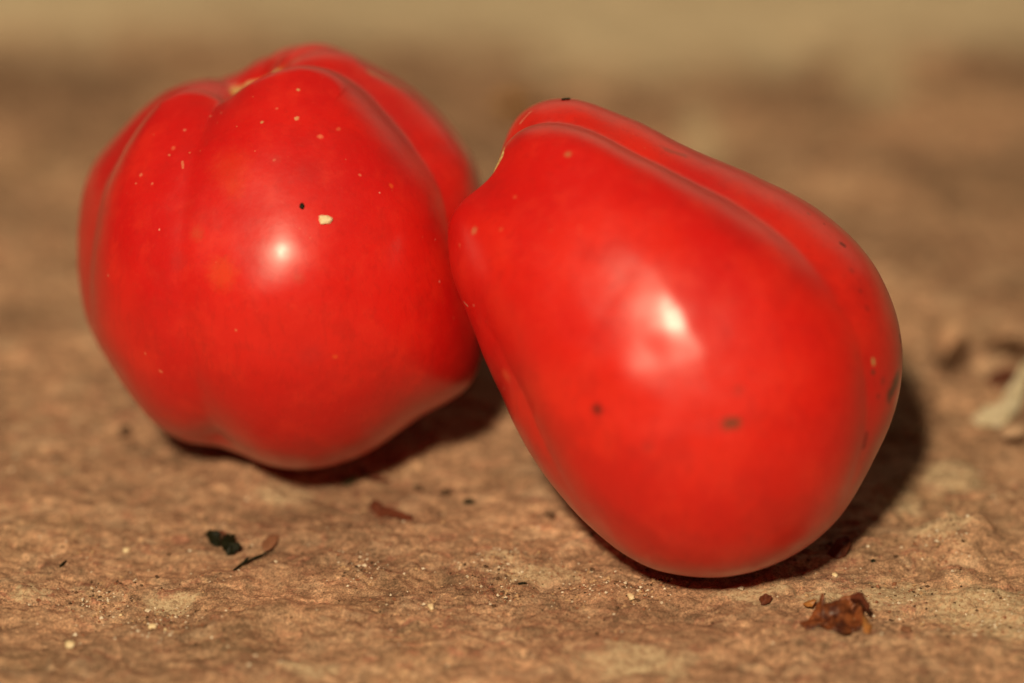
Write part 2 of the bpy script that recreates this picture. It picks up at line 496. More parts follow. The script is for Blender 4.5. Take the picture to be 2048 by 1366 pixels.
# furrow points: picture x, y, half width (rad), depth (px) [, side]
FUR_L = [
 [(470,168,0.07,44),(442,205,0.11,30),(420,285,0.14,18),(403,400,0.17,11),(397,520,0.19,9),(402,660,0.19,11),(415,780,0.18,20),(428,860,0.16,22),(436,896,0.15,24)],
 [(462,162,0.07,50),(400,168,0.09,46),(328,200,0.11,44),(262,268,0.13,42),(216,360,0.15,36),(190,450,0.15,32),(182,560,0.15,20),(195,670,0.15,8)],
 [(528,156,0.07,38),(605,140,0.08,44),(672,140,0.11,46),(738,160,0.15,50),(806,220,0.19,52),(868,302,0.21,48),(915,390,0.21,34),(936,480,0.20,18),(938,570,0.18,9),(930,690,0.16,5),(905,790,0.14,4)],
 [(525,142,0.07,36),(600,115,0.08,32),(690,110,0.09,30),(775,142,0.10,26),(848,194,0.10,22),(912,266,0.11,18),(955,340,0.12,10)],
]
BACK_L = [
 [((-0.22,0.83,0.30),0.08,40),((-0.33,0.85,-0.1),0.14,30),((-0.5,0.55,-0.6),0.18,20),((-0.5,0,-0.9),0.2,16),((-0.3,-0.7,-0.6),0.18,12)],
 [((-0.15,0.83,0.28),0.08,40),((-0.06,0.93,-0.1),0.14,34),((0.05,0.6,-0.75),0.18,22),((0.1,0,-1),0.2,16),((0.1,-0.7,-0.6),0.18,12)],
 [((-0.2,0.83,0.3),0.08,30),((0.3,0.8,-0.3),0.14,20),((0.6,0.3,-0.7),0.18,16),((0.6,-0.3,-0.6),0.18,12),((0.4,-0.8,-0.3),0.16,10)],
]
DENT_L = [(565,600,1,0.10,-4),(512,146,1,0.085,30),(622,540,1,0.20,-17),(505,440,1,0.13,4),(925,500,1,0.24,10)]

FUR_R = [
 [(990,345,0.08,54),(1026,300,0.08,44),(1085,272,0.09,42),(1172,262,0.10,42),(1266,280,0.12,44),(1362,314,0.15,40),(1468,380,0.18,33),(1572,466,0.20,28),(1645,565,0.20,20),(1698,670,0.20,14),(1722,770,0.16,18),(1722,870,0.15,12),(1690,970,0.14,6)],
 [(1060,440,0.14,0),(1195,480,0.2,-5),(1285,540,0.2,-8),(1340,620,0.2,-10),(1385,715,0.2,-6),(1410,820,0.15,0)],
 [(950,600,0.12,3),(990,700,0.13,8),(1040,815,0.13,11),(1080,900,0.13,8),(1140,1000,0.14,3)],
]
BACK_R = [
 [((-0.75,0.55,0.05),0.08,34),((-0.5,0.72,-0.45),0.14,24),((0,0.5,-0.85),0.18,18),((0.5,0.1,-0.85),0.2,12),((0.7,-0.4,-0.5),0.16,8)],
 [((-0.78,0.52,0.0),0.08,34),((-0.7,0.2,-0.6),0.16,20),((-0.2,-0.2,-1),0.2,16),((0.3,-0.6,-0.7),0.18,10)],
]
DENT_R = [(1236,752,1,0.085,-5.5),(1292,708,1,0.06,2.0),(985,352,1,0.07,20),(940,560,-1,0.32,24)]

TL = Tomato((570, 515), OUT_L, 392, FUR_L, BACK_L, DENT_L, (0.03, -0.07), 41, (1, 2, 3))
TR = Tomato((1355, 690), OUT_R, 372, FUR_R, BACK_R, DENT_R, (0.05, -0.12), 47, (0,), 0.35)
TL.place(); TR.place()

def check_overlap(A, B):
    cs, _ = cube_sphere(80)
    P = A.local(cs, A.k) + A.C
    q = ((P - B.C) @ ROT) / B.k
    q[:, 2] -= B.shear[0] * q[:, 0] + B.shear[1] * q[:, 1]
    r = np.linalg.norm(q, axis=1)
    rb = B.radius(q / r[:, None])
    print('clearance mm', ((r - rb) * B.k * 1000).min())
check_overlap(TL, TR)

def tomato_material(name, T, base, marks, seedv):
    """marks: (px, py, radius mm, colour, strength, softness, stretch(dx,dy world-ish mm) )"""
    n = NT(name)
    mm = n.vmath('SCALE', n.co, scale=1000.0)
    off = n.vmath('ADD', mm, (seedv * 13.0, seedv * 7.0, 0.0))
    a = n.noise(0.045, 3, 0.5, off)
    b = n.noise(0.16, 4, 0.6, off)
    f = n.noise(1.4, 3, 0.6, off)
    c = n.mix(n.range(a, 0.38, 0.62), base[0], base[1])
    c = n.mix(n.math('MULTIPLY', n.range(b, 0.50, 0.68), 0.30), c, base[2])
    c = n.mix(n.math('MULTIPLY', n.range(f, 0.52, 0.72), 0.13), c, base[3])
    strk = n.noise(0.9, 4, 0.7, n.vmath('MULTIPLY', off, (1.0, 1.0, 0.35)))
    c = n.mix(n.math('MULTIPLY', n.range(strk, 0.50, 0.66), 0.30), c, (0.50, 0.008, 0.006))
    blot = n.noise(0.085, 4, 0.65, n.vmath('ADD', off, (9.0, 3.0, 5.0)))
    c = n.mix(n.math('MULTIPLY', n.range(blot, 0.52, 0.64), 0.35), c, (0.50, 0.008, 0.006))
    # minute pale lenticels
    vo = n.t.nodes.new('ShaderNodeTexVoronoi'); vo.feature = 'F1'
    n.set(vo.inputs['Vector'], off); vo.inputs['Scale'].default_value = 0.42
    dot = n.range(vo.outputs['Distance'], 0.075, 0.02)
    dsel = n.range(n.noise(0.11, 2, 0.5, n.vmath('ADD', off, (50.0, 0.0, 0.0))), 0.50, 0.62)
    c = n.mix(n.math('MULTIPLY', n.math('MULTIPLY', dot, dsel), 0.50), c, (0.85, 0.30, 0.15))
    rough = n.range(b, 0.3, 0.7, 0.30, 0.38)
    wn = n.vmath('SUBTRACT', n.noise(1.1, 3, 0.65, mm, color=True), (0.5, 0.5, 0.5))
    for mk in marks:
        px, py, rad, col, st, soft = mk[:6]
        if rad < 0.6 and col[0] > 0.5: rad *= 0.72; st *= 0.8
        L, nn = T.surf(px, py)
        L = L * 1000
        warp = n.vmath('SCALE', wn, scale=rad * 1.5)
        d = n.vmath('SUBTRACT', n.vmath('ADD', mm, warp), tuple(float(v) for v in L))
        if len(mk) > 6:
            L2, _ = T.surf(mk[6], mk[7]); ax = L2 * 1000 - L
            ln = np.linalg.norm(ax); ax = ax / ln
            # distance to a segment
            pr = n.t.nodes.new('ShaderNodeVectorMath'); pr.operation = 'DOT_PRODUCT'
            n.set(pr.inputs[0], d); n.set(pr.inputs[1], tuple(float(v) for v in ax))
            t = n.math('MINIMUM', n.math('MAXIMUM', pr.outputs['Value'], 0.0), float(ln))
            cvec = n.t.nodes.new('ShaderNodeCombineXYZ')
            sc = n.vmath('SCALE', tuple(float(v) for v in ax), scale=t)
            d = n.vmath('SUBTRACT', d, sc)
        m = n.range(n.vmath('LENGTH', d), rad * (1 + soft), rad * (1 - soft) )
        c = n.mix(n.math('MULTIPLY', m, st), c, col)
        if st > 0.5 and soft < 0.8:
            rough = n.math('ADD', rough, n.math('MULTIPLY', m, 0.3))
    n.p(Base_Color=c, Roughness=n.math('ADD', rough, 0.12))
    n.b.inputs['Specular IOR Level'].default_value = 0.33
    n.p(Coat_Weight=0.85, Coat_Roughness=n.math('SUBTRACT', rough, 0.02))
    n.b.inputs['Subsurface Weight'].default_value = 0.10
    n.b.inputs['Subsurface Radius'].default_value = (1.0, 0.12, 0.06)
    n.b.inputs['Subsurface Scale'].default_value = 0.003
    hb = n.noise(0.55, 2, 0.5, mm)
    nb = n.bump(hb, 0.00006, 1.0)
    nb = n.bump(n.noise(4.0, 2, 0.6, mm), 0.000012, 1.0, nb)
    n.p(Normal=nb)
    return n.m

PALE = (0.72, 0.42, 0.20); TAN = (0.42, 0.25, 0.09); DARK = (0.09, 0.035, 0.015); BLK = (0.02, 0.015, 0.008)
ORG = (0.86, 0.16, 0.025); WINE = (0.33, 0.008, 0.006); BRN = (0.28, 0.09, 0.03)
random.seed(5)
marksL = [
 (470,176,0.85,(0.52,0.34,0.11),0.95,0.6,562,147), (500,164,0.62,(0.70,0.52,0.24),0.9,0.6,555,147), (455,158,0.5,(0.75,0.42,0.28),0.5,0.8,472,160),
 (565,143,0.7,(0.80,0.14,0.03),0.35,0.9,600,126),
 (745,148,0.5,TAN,0.65,0.9,825,186), (800,172,0.35,(0.50,0.36,0.16),0.8,0.8,828,187), (770,160,0.25,(0.30,0.10,0.03),0.6,0.9,800,178),
 (614,200,0.42,(0.60,0.38,0.15),0.85,0.5), (614,258,0.52,(0.66,0.40,0.17),0.85,0.5), (548,265,0.40,(0.55,0.33,0.13),0.8,0.5),
 (660,294,0.55,(0.80,0.22,0.08),0.7,0.7), (578,338,0.8,(0.45,0.03,0.02),0.3,0.7), (575,340,0.35,(0.8,0.25,0.15),0.4,0.6),
 (480,555,2.4,ORG,0.20,0.6), (490,355,3.0,ORG,0.10,0.8), (500,395,1.6,ORG,0.10,0.8),
 (395,340,0.30,(0.75,0.30,0.15),0.6,0.6,397,352), (375,312,0.5,(0.80,0.22,0.10),0.5,0.7), (368,326,0.3,(0.78,0.32,0.16),0.6,0.6), (408,322,0.25,(0.75,0.26,0.12),0.5,0.6),
 (395,276,0.32,(0.78,0.30,0.18),0.6,0.6), (313,363,0.40,(0.78,0.28,0.15),0.6,0.6), (337,382,0.33,(0.78,0.28,0.15),0.6,0.6), (304,380,0.25,(0.78,0.28,0.15),0.6,0.6),
 (442,248,0.28,(0.80,0.35,0.20),0.7,0.6), (464,243,0.26,(0.80,0.30,0.18),0.6,0.6), (575,238,0.35,(0.80,0.22,0.12),0.5,0.6),
 (355,471,0.22,(0.85,0.4,0.25),0.7,0.6), (736,368,0.33,(0.80,0.26,0.15),0.6,0.6), (773,401,0.20,(0.85,0.4,0.3),0.7,0.6), (693,278,0.45,(0.78,0.20,0.08),0.45,0.7),
 (350,740,0.45,(0.82,0.25,0.12),0.6,0.7), (321,706,0.38,(0.78,0.22,0.10),0.5,0.7), (505,662,0.30,(0.80,0.30,0.14),0.5,0.7), (248,556,0.24,(0.82,0.38,0.2),0.6,0.6),
 (395,530,1.5,(0.45,0.02,0.02),0.35,0.8), (430,480,1.1,(0.50,0.10,0.03),0.30,0.8), (625,565,0.8,(0.5,0.05,0.02),0.35,0.8),
 (640,360,2.2,(0.45,0.01,0.01),0.35,0.9), (795,387,0.5,ORG,0.5,0.7),
 (885,568,0.22,(0.85,0.5,0.4),0.7,0.6), (877,487,0.15,(0.85,0.5,0.4),0.7,0.6), (650,705,1.7,(0.50,0.02,0.02),0.3,0.9), (690,712,0.5,ORG,0.4,0.8),
]
marksR = [
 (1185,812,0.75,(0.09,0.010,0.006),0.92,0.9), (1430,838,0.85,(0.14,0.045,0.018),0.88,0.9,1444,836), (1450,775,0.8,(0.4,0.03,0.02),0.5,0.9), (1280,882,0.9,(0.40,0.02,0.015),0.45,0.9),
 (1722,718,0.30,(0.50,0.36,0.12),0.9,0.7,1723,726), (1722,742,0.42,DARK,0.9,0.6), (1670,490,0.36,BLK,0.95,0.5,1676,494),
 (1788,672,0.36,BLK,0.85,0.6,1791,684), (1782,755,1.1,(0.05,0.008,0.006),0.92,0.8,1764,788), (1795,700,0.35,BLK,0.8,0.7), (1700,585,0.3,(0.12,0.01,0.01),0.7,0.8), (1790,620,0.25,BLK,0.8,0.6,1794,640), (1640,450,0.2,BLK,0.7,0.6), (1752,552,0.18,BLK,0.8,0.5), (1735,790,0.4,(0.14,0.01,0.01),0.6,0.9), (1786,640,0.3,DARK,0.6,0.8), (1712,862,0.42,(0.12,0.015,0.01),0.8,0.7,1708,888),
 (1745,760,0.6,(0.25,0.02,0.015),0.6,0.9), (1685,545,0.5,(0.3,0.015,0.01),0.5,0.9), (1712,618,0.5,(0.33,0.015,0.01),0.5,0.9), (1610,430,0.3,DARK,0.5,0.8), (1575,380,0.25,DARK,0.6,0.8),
 (1133,319,0.55,(0.48,0.20,0.08),0.6,0.8), (953,468,0.62,(0.55,0.22,0.10),0.6,0.8), (931,498,0.42,(0.72,0.22,0.10),0.5,0.8), (1030,402,0.4,(0.80,0.2,0.08),0.5,0.8), (1003,465,0.45,(0.85,0.2,0.07),0.4,0.8),
 (926,604,0.26,(0.72,0.42,0.28),0.8,0.6,934,612), (948,612,0.28,(0.75,0.35,0.25),0.75,0.6), (900,548,0.2,(0.75,0.5,0.3),0.8,0.6,906,562),
 (1002,777,0.25,(0.8,0.3,0.2),0.7,0.6), (1063,916,0.25,(0.8,0.35,0.2),0.7,0.6), (1010,750,0.9,(0.75,0.12,0.04),0.5,0.9),
 (1330,298,0.6,(0.22,0.04,0.02),0.5,0.9,1365,308), (1215,222,0.25,PALE,0.6,0.8), (1290,238,0.3,(0.6,0.33,0.16),0.6,0.7,1305,246),
 (1022,312,0.5,(0.62,0.38,0.16),0.8,0.8,992,356),
 (1037,238,0.22,(0.8,0.5,0.3),0.7,0.7,1060,214),
]
BASEL = ((0.61, 0.0055, 0.0055), (0.71, 0.0115, 0.0070), (0.78, 0.027, 0.009), (0.80, 0.045, 0.013))
BASER = ((0.64, 0.0070, 0.0055), (0.74, 0.0165, 0.0070), (0.78, 0.028, 0.009), (0.80, 0.045, 0.012))
ML = tomato_material('tomato_skin_left', TL, BASEL, marksL, 1)
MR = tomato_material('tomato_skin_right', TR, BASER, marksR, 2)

CSV, CSF = cube_sphere(190)
def build_tomato(T, mat, label):
    me = mesh_from('tomato', T.local(CSV, T.k), CSF, mat)
    return link('tomato', me, T.C, label=label, cat='tomato', group='ripe red tomatoes')

tomL = build_tomato(TL, ML, 'rounder deeply lobed red tomato at the left with pale crumb on its front')
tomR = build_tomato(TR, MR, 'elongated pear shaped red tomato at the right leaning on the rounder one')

# corky stem scars (a part of each tomato)
def simple_mat(name, c1, c2, rough=0.7, scale=2.0, bumpd=0.00008, spec=0.3, sss=0.0):
    n = NT(name)
    mm = n.vmath('SCALE', n.co, scale=1000.0)
    f = n.noise(scale, 4, 0.65, mm)
    n.p(Base_Color=n.mix(n.range(f, 0.35, 0.65), c1, c2), Roughness=rough)
    n.b.inputs['Specular IOR Level'].default_value = spec
    n.p(Normal=n.bump(f, bumpd, 1.0))
    return n.m

CORK = simple_mat('pale_cork', (0.36, 0.22, 0.08), (0.66, 0.47, 0.20), 0.8, 1.6)
def ribbon(T, pts, width, lift, mat, name, parent, seed=3):
    """thin corky strip that lies on the skin along picture points"""
    rs = np.random.RandomState(seed)
    P = []; N = []
    for (x, y) in pts:
        a, b = T.surf(x, y); P.append(a); N.append(b)
    P = np.array(P); N = np.array(N)
    t = np.r_[0, np.cumsum(np.linalg.norm(np.diff(P, axis=0), axis=1))]; t /= t[-1]
    m = 60; tt = np.linspace(0, 1, m)
    Q = np.stack([np.interp(tt, t, P[:, i]) for i in range(3)], 1)
    NN = np.stack([np.interp(tt, t, N[:, i]) for i in range(3)], 1); NN /= np.linalg.norm(NN, axis=1)[:, None]
    V = []; S = 9
    for i in range(m):
        tan = Q[min(i + 1, m - 1)] - Q[max(i - 1, 0)]; tan /= np.linalg.norm(tan)
        bi = np.cross(NN[i], tan)
        env = math.sin(math.pi * (i + 0.5) / m)**0.6
        ww = width * env * (0.75 + 0.5 * rs.rand())
        for j in range(S):
            u = j / (S - 1) * 2 - 1
            hgt = lift * (1 - u * u) * env * (0.7 + 0.6 * rs.rand()) - 0.00012 * (abs(u) > 0.9)
            V.append(Q[i] + bi * ww * u + NN[i] * hgt)
    F = [(i * S + j, i * S + j + 1, (i + 1) * S + j + 1, (i + 1) * S + j) for i in range(m - 1) for j in range(S - 1)]
    me = mesh_from(name, V, F, mat)
    return link(name, me, parent=parent)
ribbon(TL, [(468, 178), (490, 166), (520, 156), (552, 149)], 0.00045, 0.0002, CORK, 'stem_scar', tomL)
ribbon(TR, [(1026, 314), (1016, 330), (1005, 345), (995, 358)], 0.00045, 0.00022, CORK, 'stem_scar', tomR, 8)

# ------------------------------------------------------------------ debris
DK = simple_mat('charred_leaf', (0.004, 0.005, 0.002), (0.018, 0.018, 0.007), 0.5, 2.5, spec=0.15)
GRN = simple_mat('dry_green', (0.05, 0.055, 0.02), (0.12, 0.11, 0.05), 0.6, 2.0)
RUST = simple_mat('rusty_leaf', (0.085, 0.018, 0.009), (0.16, 0.042, 0.018), 0.6, 1.2)
PETAL = simple_mat('dried_petal', (0.055, 0.014, 0.007), (0.25, 0.075, 0.024), 0.42, 0.45)
PETALO = simple_mat('amber_petal', (0.34, 0.12, 0.030), (0.48, 0.21, 0.06), 0.5, 0.8)
CRM = simple_mat('cream_crumb', (0.78, 0.60, 0.34), (0.88, 0.72, 0.46), 0.6, 1.0)
WHT = simple_mat('white_grain', (0.62, 0.50, 0.36), (0.85, 0.74, 0.58), 0.6, 1.5)
SEED = simple_mat('seed_brown', (0.20, 0.085, 0.045), (0.28, 0.13, 0.07), 0.6, 1.5)
CHIP = simple_mat('pale_fibre', (0.58, 0.47, 0.30), (0.78, 0.67, 0.48), 0.7, 0.35)

def sheet(name, rim, mid, mat, thick=0.00016, wob=0.0003, seed=1, parent=None, rings=7, sub=5, origin=None, grow=1.0, **kw):
    """thin curled sheet; rim and mid are (picture x, picture y, height above the ground in mm)"""
    rs = np.random.RandomState(seed)
    def wp(p):
        g = on_ground(p[0], p[1])
        return on_plane(p[0], p[1], gtop(g[0], g[1], 0.0013) + p[2] / 1000)
    rim = [(mid[0] + (p[0] - mid[0]) * grow, mid[1] + (p[1] - mid[1]) * grow, p[2]) for p in rim]
    R = np.array([wp(p) for p in rim]); M = wp(mid)
    n = len(R); m = n * sub
    # smooth closed rim
    RR = []
    for i in range(n):
        p0, p1, p2, p3 = R[i - 1], R[i], R[(i + 1) % n], R[(i + 2) % n]
        for j in range(sub):
            t = j / sub
            q = 0.5 * ((2 * p1) + (-p0 + p2) * t + (2 * p0 - 5 * p1 + 4 * p2 - p3) * t * t + (-p0 + 3 * p1 - 3 * p2 + p3) * t**3)
            RR.append(q + rs.randn(3) * wob * 0.25)
    RR = np.array(RR)
    V = [M]
    for k in range(1, rings + 1):
        a = k / rings
        for i in range(m):
            q = M + (RR[i] - M) * a
            q = q + np.array([0, 0, wob * 1.6 * perlin(q[0] * 480 + seed * 3, q[1] * 480, seed)])
            V.append(q)
    V = np.array(V)
    nv = len(V)
    F = [(0, 1 + i, 1 + (i + 1) % m) for i in range(m)]
    for k in range(rings - 1):
        a = 1 + k * m; b = a + m
        for i in range(m):
            j = (i + 1) % m
            F.append((a + i, b + i, b + j, a + j))
    low = V + np.array([0, 0.00004, -thick])
    F2 = [tuple(nv + v for v in f[::-1]) for f in F]
    e = 1 + (rings - 1) * m
    side = [(e + i, nv + e + i, nv + e + (i + 1) % m, e + (i + 1) % m) for i in range(m)]
    VV = np.concatenate([V, low])
    o = np.array(origin) if origin is not None else VV[:, :3].mean(0)
    me = mesh_from(name, VV - o, F + F2 + side, mat)
    if parent is not None:
        return link(name, me, parent=parent)
    return link(name, me, o, **kw)

def grain(name, px, py, wmm, hmm, mat, seed=0, tall=0.8, ang=0.0, T=None, nn=5, prof=None, **kw):
    rs = np.random.RandomState(seed + 100)
    V, F = cube_sphere(nn)
    sc = 1 + 0.35 * perlin(V[:, 0] * 1.7 + seed, V[:, 1] * 1.7 + V[:, 2] * 2.3, seed)
    V = V * sc[:, None]
    V = np.sign(V) * np.abs(V)**0.85
    if prof is None:
        prof = 0.72 + 0.5 * rs.rand(7)
    a_ = np.arctan2(V[:, 1], V[:, 0]); pr_ = np.array(list(prof) + [prof[0]])
    rr_ = np.interp((a_ + math.pi) / (2 * math.pi) * (len(pr_) - 1), np.arange(len(pr_)), pr_)
    V[:, 0] *= rr_; V[:, 1] *= rr_
    V = V * np.array([wmm / 2, hmm / 2, tall / 2]) / 1000
    ca, sa = math.cos(ang), math.sin(ang)
    V = V @ np.array([[ca, sa, 0], [-sa, ca, 0], [0, 0, 1]])
    if T is None:
        g = on_ground(px, py)
        p = on_plane(px, py, gtop(g[0], g[1], min(wmm, hmm) / 2500) + tall / 2000 * 0.55)
    else:
        L, nrm = T.surf(px, py, tall / 2000 * 0.55)
        p = T.C + L
        z = nrm; x = np.cross([0, 0, 1], z); x /= np.linalg.norm(x); y = np.cross(z, x)
        V = V @ np.stack([x, y, z])
    me = mesh_from(name, V, F, mat)
    return link(name, me, p, **kw)

def twig(name, pts, r, mat, parent=None, origin=None, seed=1, **kw):
    """tapered thin stalk through (picture x, y, height mm)"""
    rs = np.random.RandomState(seed)
    P = []
    for (x, y, h) in pts:
        g = on_ground(x, y); P.append(on_plane(x, y, g[2] + h / 1000 + r * 0.6))
    P = np.array(P)
    t = np.linspace(0, 1, len(P)); m = 5 * len(P); tt = np.linspace(0, 1, m)
    Q = np.stack([np.interp(tt, t, P[:, i]) for i in range(3)], 1)
    V = []; S = 7
    for i in range(m):
        tan = Q[min(i + 1, m - 1)] - Q[max(i - 1, 0)]; tan /= np.linalg.norm(tan)
        a = np.cross(tan, [0, 0, 1]); a /= np.linalg.norm(a); b = np.cross(tan, a)
        rr = r * (0.7 + 0.5 * rs.rand()) * (0.35 + 0.65 * math.sin(math.pi * min(1, (i + 1) / m))**0.5)
        for j in range(S):
            an = 2 * math.pi * j / S
            V.append(Q[i] + a * rr * math.cos(an) + b * rr * math.sin(an))
    F = [(i * S + j, i * S + (j + 1) % S, (i + 1) * S + (j + 1) % S, (i + 1) * S + j) for i in range(m - 1) for j in range(S)]
    F += [tuple(range(S))[::-1], tuple((m - 1) * S + j for j in range(S))]
    V = np.array(V); o = V.mean(0) if origin is None else np.array(origin)
    me = mesh_from(name, V - o, F, mat)
    if parent is not None: return link(name, me, parent=parent)
    return link(name, me, o, **kw)

# blackened leaf bits in the left foreground
sheet('leaf_fragment', [(411,1064,0.5),(424,1060,1.2),(440,1063,0.9),(441,1075,0.4),(440,1092,0.1),(428,1090,0.2),(417,1080,0.3)], (428,1074,0.9), DK, seed=2, grow=1.0,
      label='glossy black leaf scrap, left one of the pair on the stone', cat='leaf scrap', group='blackened leaf bits')
sheet('leaf_fragment', [(447,1072,0.8),(460,1067,1.2),(469,1070,1.0),(473,1086,0.6),(479,1094,0.3),(470,1104,0.2),(455,1107,0.1),(446,1098,0.2),(444,1084,0.6)], (461,1086,1.1), DK, seed=3, wob=0.0006, grow=1.05,
      label='dark greenish crumpled leaf scrap, right one of the pair on the stone', cat='leaf scrap', group='blackened leaf bits')
twig('leaf_stalk', [(438,1062,1.0),(446,1064,1.1),(452,1070,0.9)], 0.00026, RUST, label='tiny brown stalk bridging the two black leaf scraps', cat='stalk')
tw = twig('twig', [(468,1140,0.1),(478,1133,0.3),(490,1125,0.4),(505,1118,0.5),(522,1111,0.6),(534,1104,0.7)], 0.00026, DK, seed=4,
          label='thin black forked twig lying below the black leaf scraps', cat='twig')
twig('side_shoot', [(478,1132,0.3),(488,1124,0.7),(497,1114,1.3)], 0.00022, DK, parent=tw, origin=tw.location, seed=6)
grain('seed', 540, 1084, 2.6, 4.6, SEED, 4, tall=0.5, ang=-0.35, label='flat oval brown seed by the tip of the black twig', cat='seed')
# rusty flake and bits in the middle
sheet('leaf_fragment', [(741,1004,0.5),(752,1001,1.3),(768,1010,1.4),(790,1018,1.2),(810,1026,0.9),(826,1034,0.4),(818,1042,0.1),(800,1038,0.2),(770,1034,0.2),(748,1028,0.1),(740,1016,0.2)], (775,1021,1.2), RUST, seed=5, wob=0.0004,
      label='rust brown pointed leaf flake in front of the gap between tomatoes', cat='leaf scrap')
twig('sliver', [(722,934,0.3),(732,948,0.4),(746,957,0.5),(765,958,0.4),(782,960,0.1)], 0.00045, RUST, seed=8, label='curved rusty sliver beside the shadow of the left tomato', cat='sliver')
sheet('leaf_fragment', [(684,966,0.1),(690,958,0.5),(704,950,0.8),(714,954,0.4),(708,963,0.2),(694,970,0.1)], (700,959,0.7), GRN, seed=9,
      label='small dull green leaf scrap under the left tomato', cat='leaf scrap')
grain('soot_speck', 937, 1002, 2.1, 1.5, DK, 11, 0.7, 0.1, label='small black speck on the stone between the two tomatoes', cat='speck')
grain('soot_speck', 890, 984, 2.4, 1.8, simple_mat('dark_earth', (0.06, 0.032, 0.018), (0.14, 0.075, 0.04), 0.8), 12, 0.6, 0.4, label='dark brown speck just left of the black speck between tomatoes', cat='speck')
DE = bpy.data.materials['dark_earth']
grain('soil_speck', 837, 976, 1.7, 2.2, DE, 13, 0.5, 0.3, label='faint brown soil grain behind the rust flake', cat='speck')
grain('soil_speck', 1097, 1031, 2.2, 1.6, DE, 14, 0.5, 0.1, label='brown soil grain near the lower left edge of the pear shaped tomato', cat='speck')
twig('splinter', [(1036,1168,0.1),(1044,1166,0.3),(1054,1166,0.1)], 0.00020, DK, seed=10, label='short black splinter below the gap between the tomatoes', cat='splinter')
twig('splinter', [(119,1133,0.1),(126,1127,0.3),(133,1121,0.2)], 0.00022, DK, seed=12, label='short black splinter at the far left of the stone', cat='splinter')
grain('soil_speck', 1184, 1008 + 130, 0.8, 0.8, DE, 15, 0.3, label='tiny dark grain in front of the pear shaped tomato', cat='speck')
grain('soil_speck', 250, 858, 2.6, 2.6, DE, 16, 0.6, label='blurred dark grain left of the round tomato base', cat='speck')
grain('soil_speck', 1746, 1122, 0.9, 1.1, DK, 17, 0.4, label='tiny black grain right of the pear shaped tomato shadow', cat='speck')
# crumbs
grain('crumb', 252, 1101, 1.25, 1.3, CRM, 21, 0.8, label='cream crumb left of the black leaf scraps', cat='crumb', group='pale crumbs on the stone')
grain('crumb', 305, 1253, 1.5, 1.1, CRM, 22, 0.7, label='oblong cream crumb low on the left foreground', cat='crumb', group='pale crumbs on the stone')
grain('crumb', 140, 1290, 1.5, 1.7, CRM, 23, 0.9, label='cream crumb nearest the lower left corner', cat='crumb', group='pale crumbs on the stone')
grain('crumb', 1262, 1193, 1.1, 1.7, CRM, 24, 0.7, 0.3, label='cream crumb in front of the pear shaped tomato', cat='crumb', group='pale crumbs on the stone')
grain('crumb', 1670, 1150, 1.1, 1.0, CRM, 25, 0.6, label='round cream crumb above the curled dried petal', cat='crumb', group='pale crumbs on the stone')
grain('crumb', 862, 1214, 1.0, 1.9, CRM, 26, 0.6, 0.3, label='blurred cream crumb at the middle foreground', cat='crumb', group='pale crumbs on the stone')
grain('crumb', 241, 1230, 0.55, 0.55, CRM, 27, 0.4, label='minute cream grain up left of the oblong crumb', cat='crumb', group='pale crumbs on the stone')
grain('crumb', 331, 1259, 0.5, 0.5, CRM, 28, 0.4, label='minute cream grain right of the oblong crumb', cat='crumb', group='pale crumbs on the stone')
grain('crumb', 674, 455, 1.95, 1.45, CRM, 29, 0.7, 0.0, T=TL, nn=12, prof=(1.0, 1.05, 0.95, 1.0, 1.12, 0.85, 0.95, 1.30), label='cream crumb stuck on the front of the round tomato', cat='crumb')
grain('soot_speck', 630, 430, 0.95, 1.0, DK, 30, 0.45, T=TL, label='black speck stuck on the round tomato beside the crumb', cat='speck')
grain('soot_speck', 1133, 196, 1.5, 0.6, DK, 31, 0.4, T=TR, label='black speck on the top edge of the pear shaped tomato', cat='speck')
sheet('bark_chip', [(1518,1198,0.2),(1530,1190,0.9),(1544,1193,0.8),(1538,1204,0.3),(1526,1210,0.1)], (1531,1199,0.8), RUST, seed=33,
      label='small brown chip in front of the pear shaped tomato', cat='chip')
sheet('bark_chip', [(1655,1108,0.2),(1668,1085,1.4),(1690,1072,2.0),(1702,1082,1.6),(1690,1112,0.3),(1670,1116,0.1)], (1682,1096,1.5), RUST, seed=34, thick=0.0004,
      label='brown flat chip at the shadow under the pear shaped tomato', cat='chip')
grain('soil_speck', 1812, 1258, 1.6, 1.9, SEED, 35, 0.4, label='flat brown grain right of the curled dried petal', cat='speck')

# curled dried petal, lower right
pr = sheet('dried_petal', [(1640,1252,0.2),(1650,1222,1.6),(1668,1206,2.6),(1692,1192,3.6),(1714,1184,4.4),(1728,1194,4.2),(1722,1214,3.2),(1726,1240,1.6),(1716,1258,0.5),(1690,1264,0.1),(1665,1257,0.1)],
      (1688,1232,0.9), PETAL, seed=41, wob=0.0004, rings=9,
      label='curled reddish brown dried petal lying in the right foreground', cat='dried petal')
o_ = pr.location
sheet('wing', [(1600,1246,0.2),(1618,1236,0.6),(1632,1212,2.2),(1643,1188,4.2),(1650,1192,4.2),(1652,1214,2.6),(1668,1222,2.2),(1664,1248,0.4),(1640,1252,0.2),(1616,1258,0.1)],
      (1644,1234,1.2), PETAL, seed=42, wob=0.0004, parent=pr, origin=o_)
sheet('fold', [(1646,1212,3.0),(1670,1197,3.8),(1700,1200,3.4),(1714,1225,2.0),(1704,1262,0.4),(1662,1262,0.2),(1643,1246,0.8)],
      (1676,1226,2.4), PETAL, seed=46, wob=0.0005, parent=pr, origin=o_)
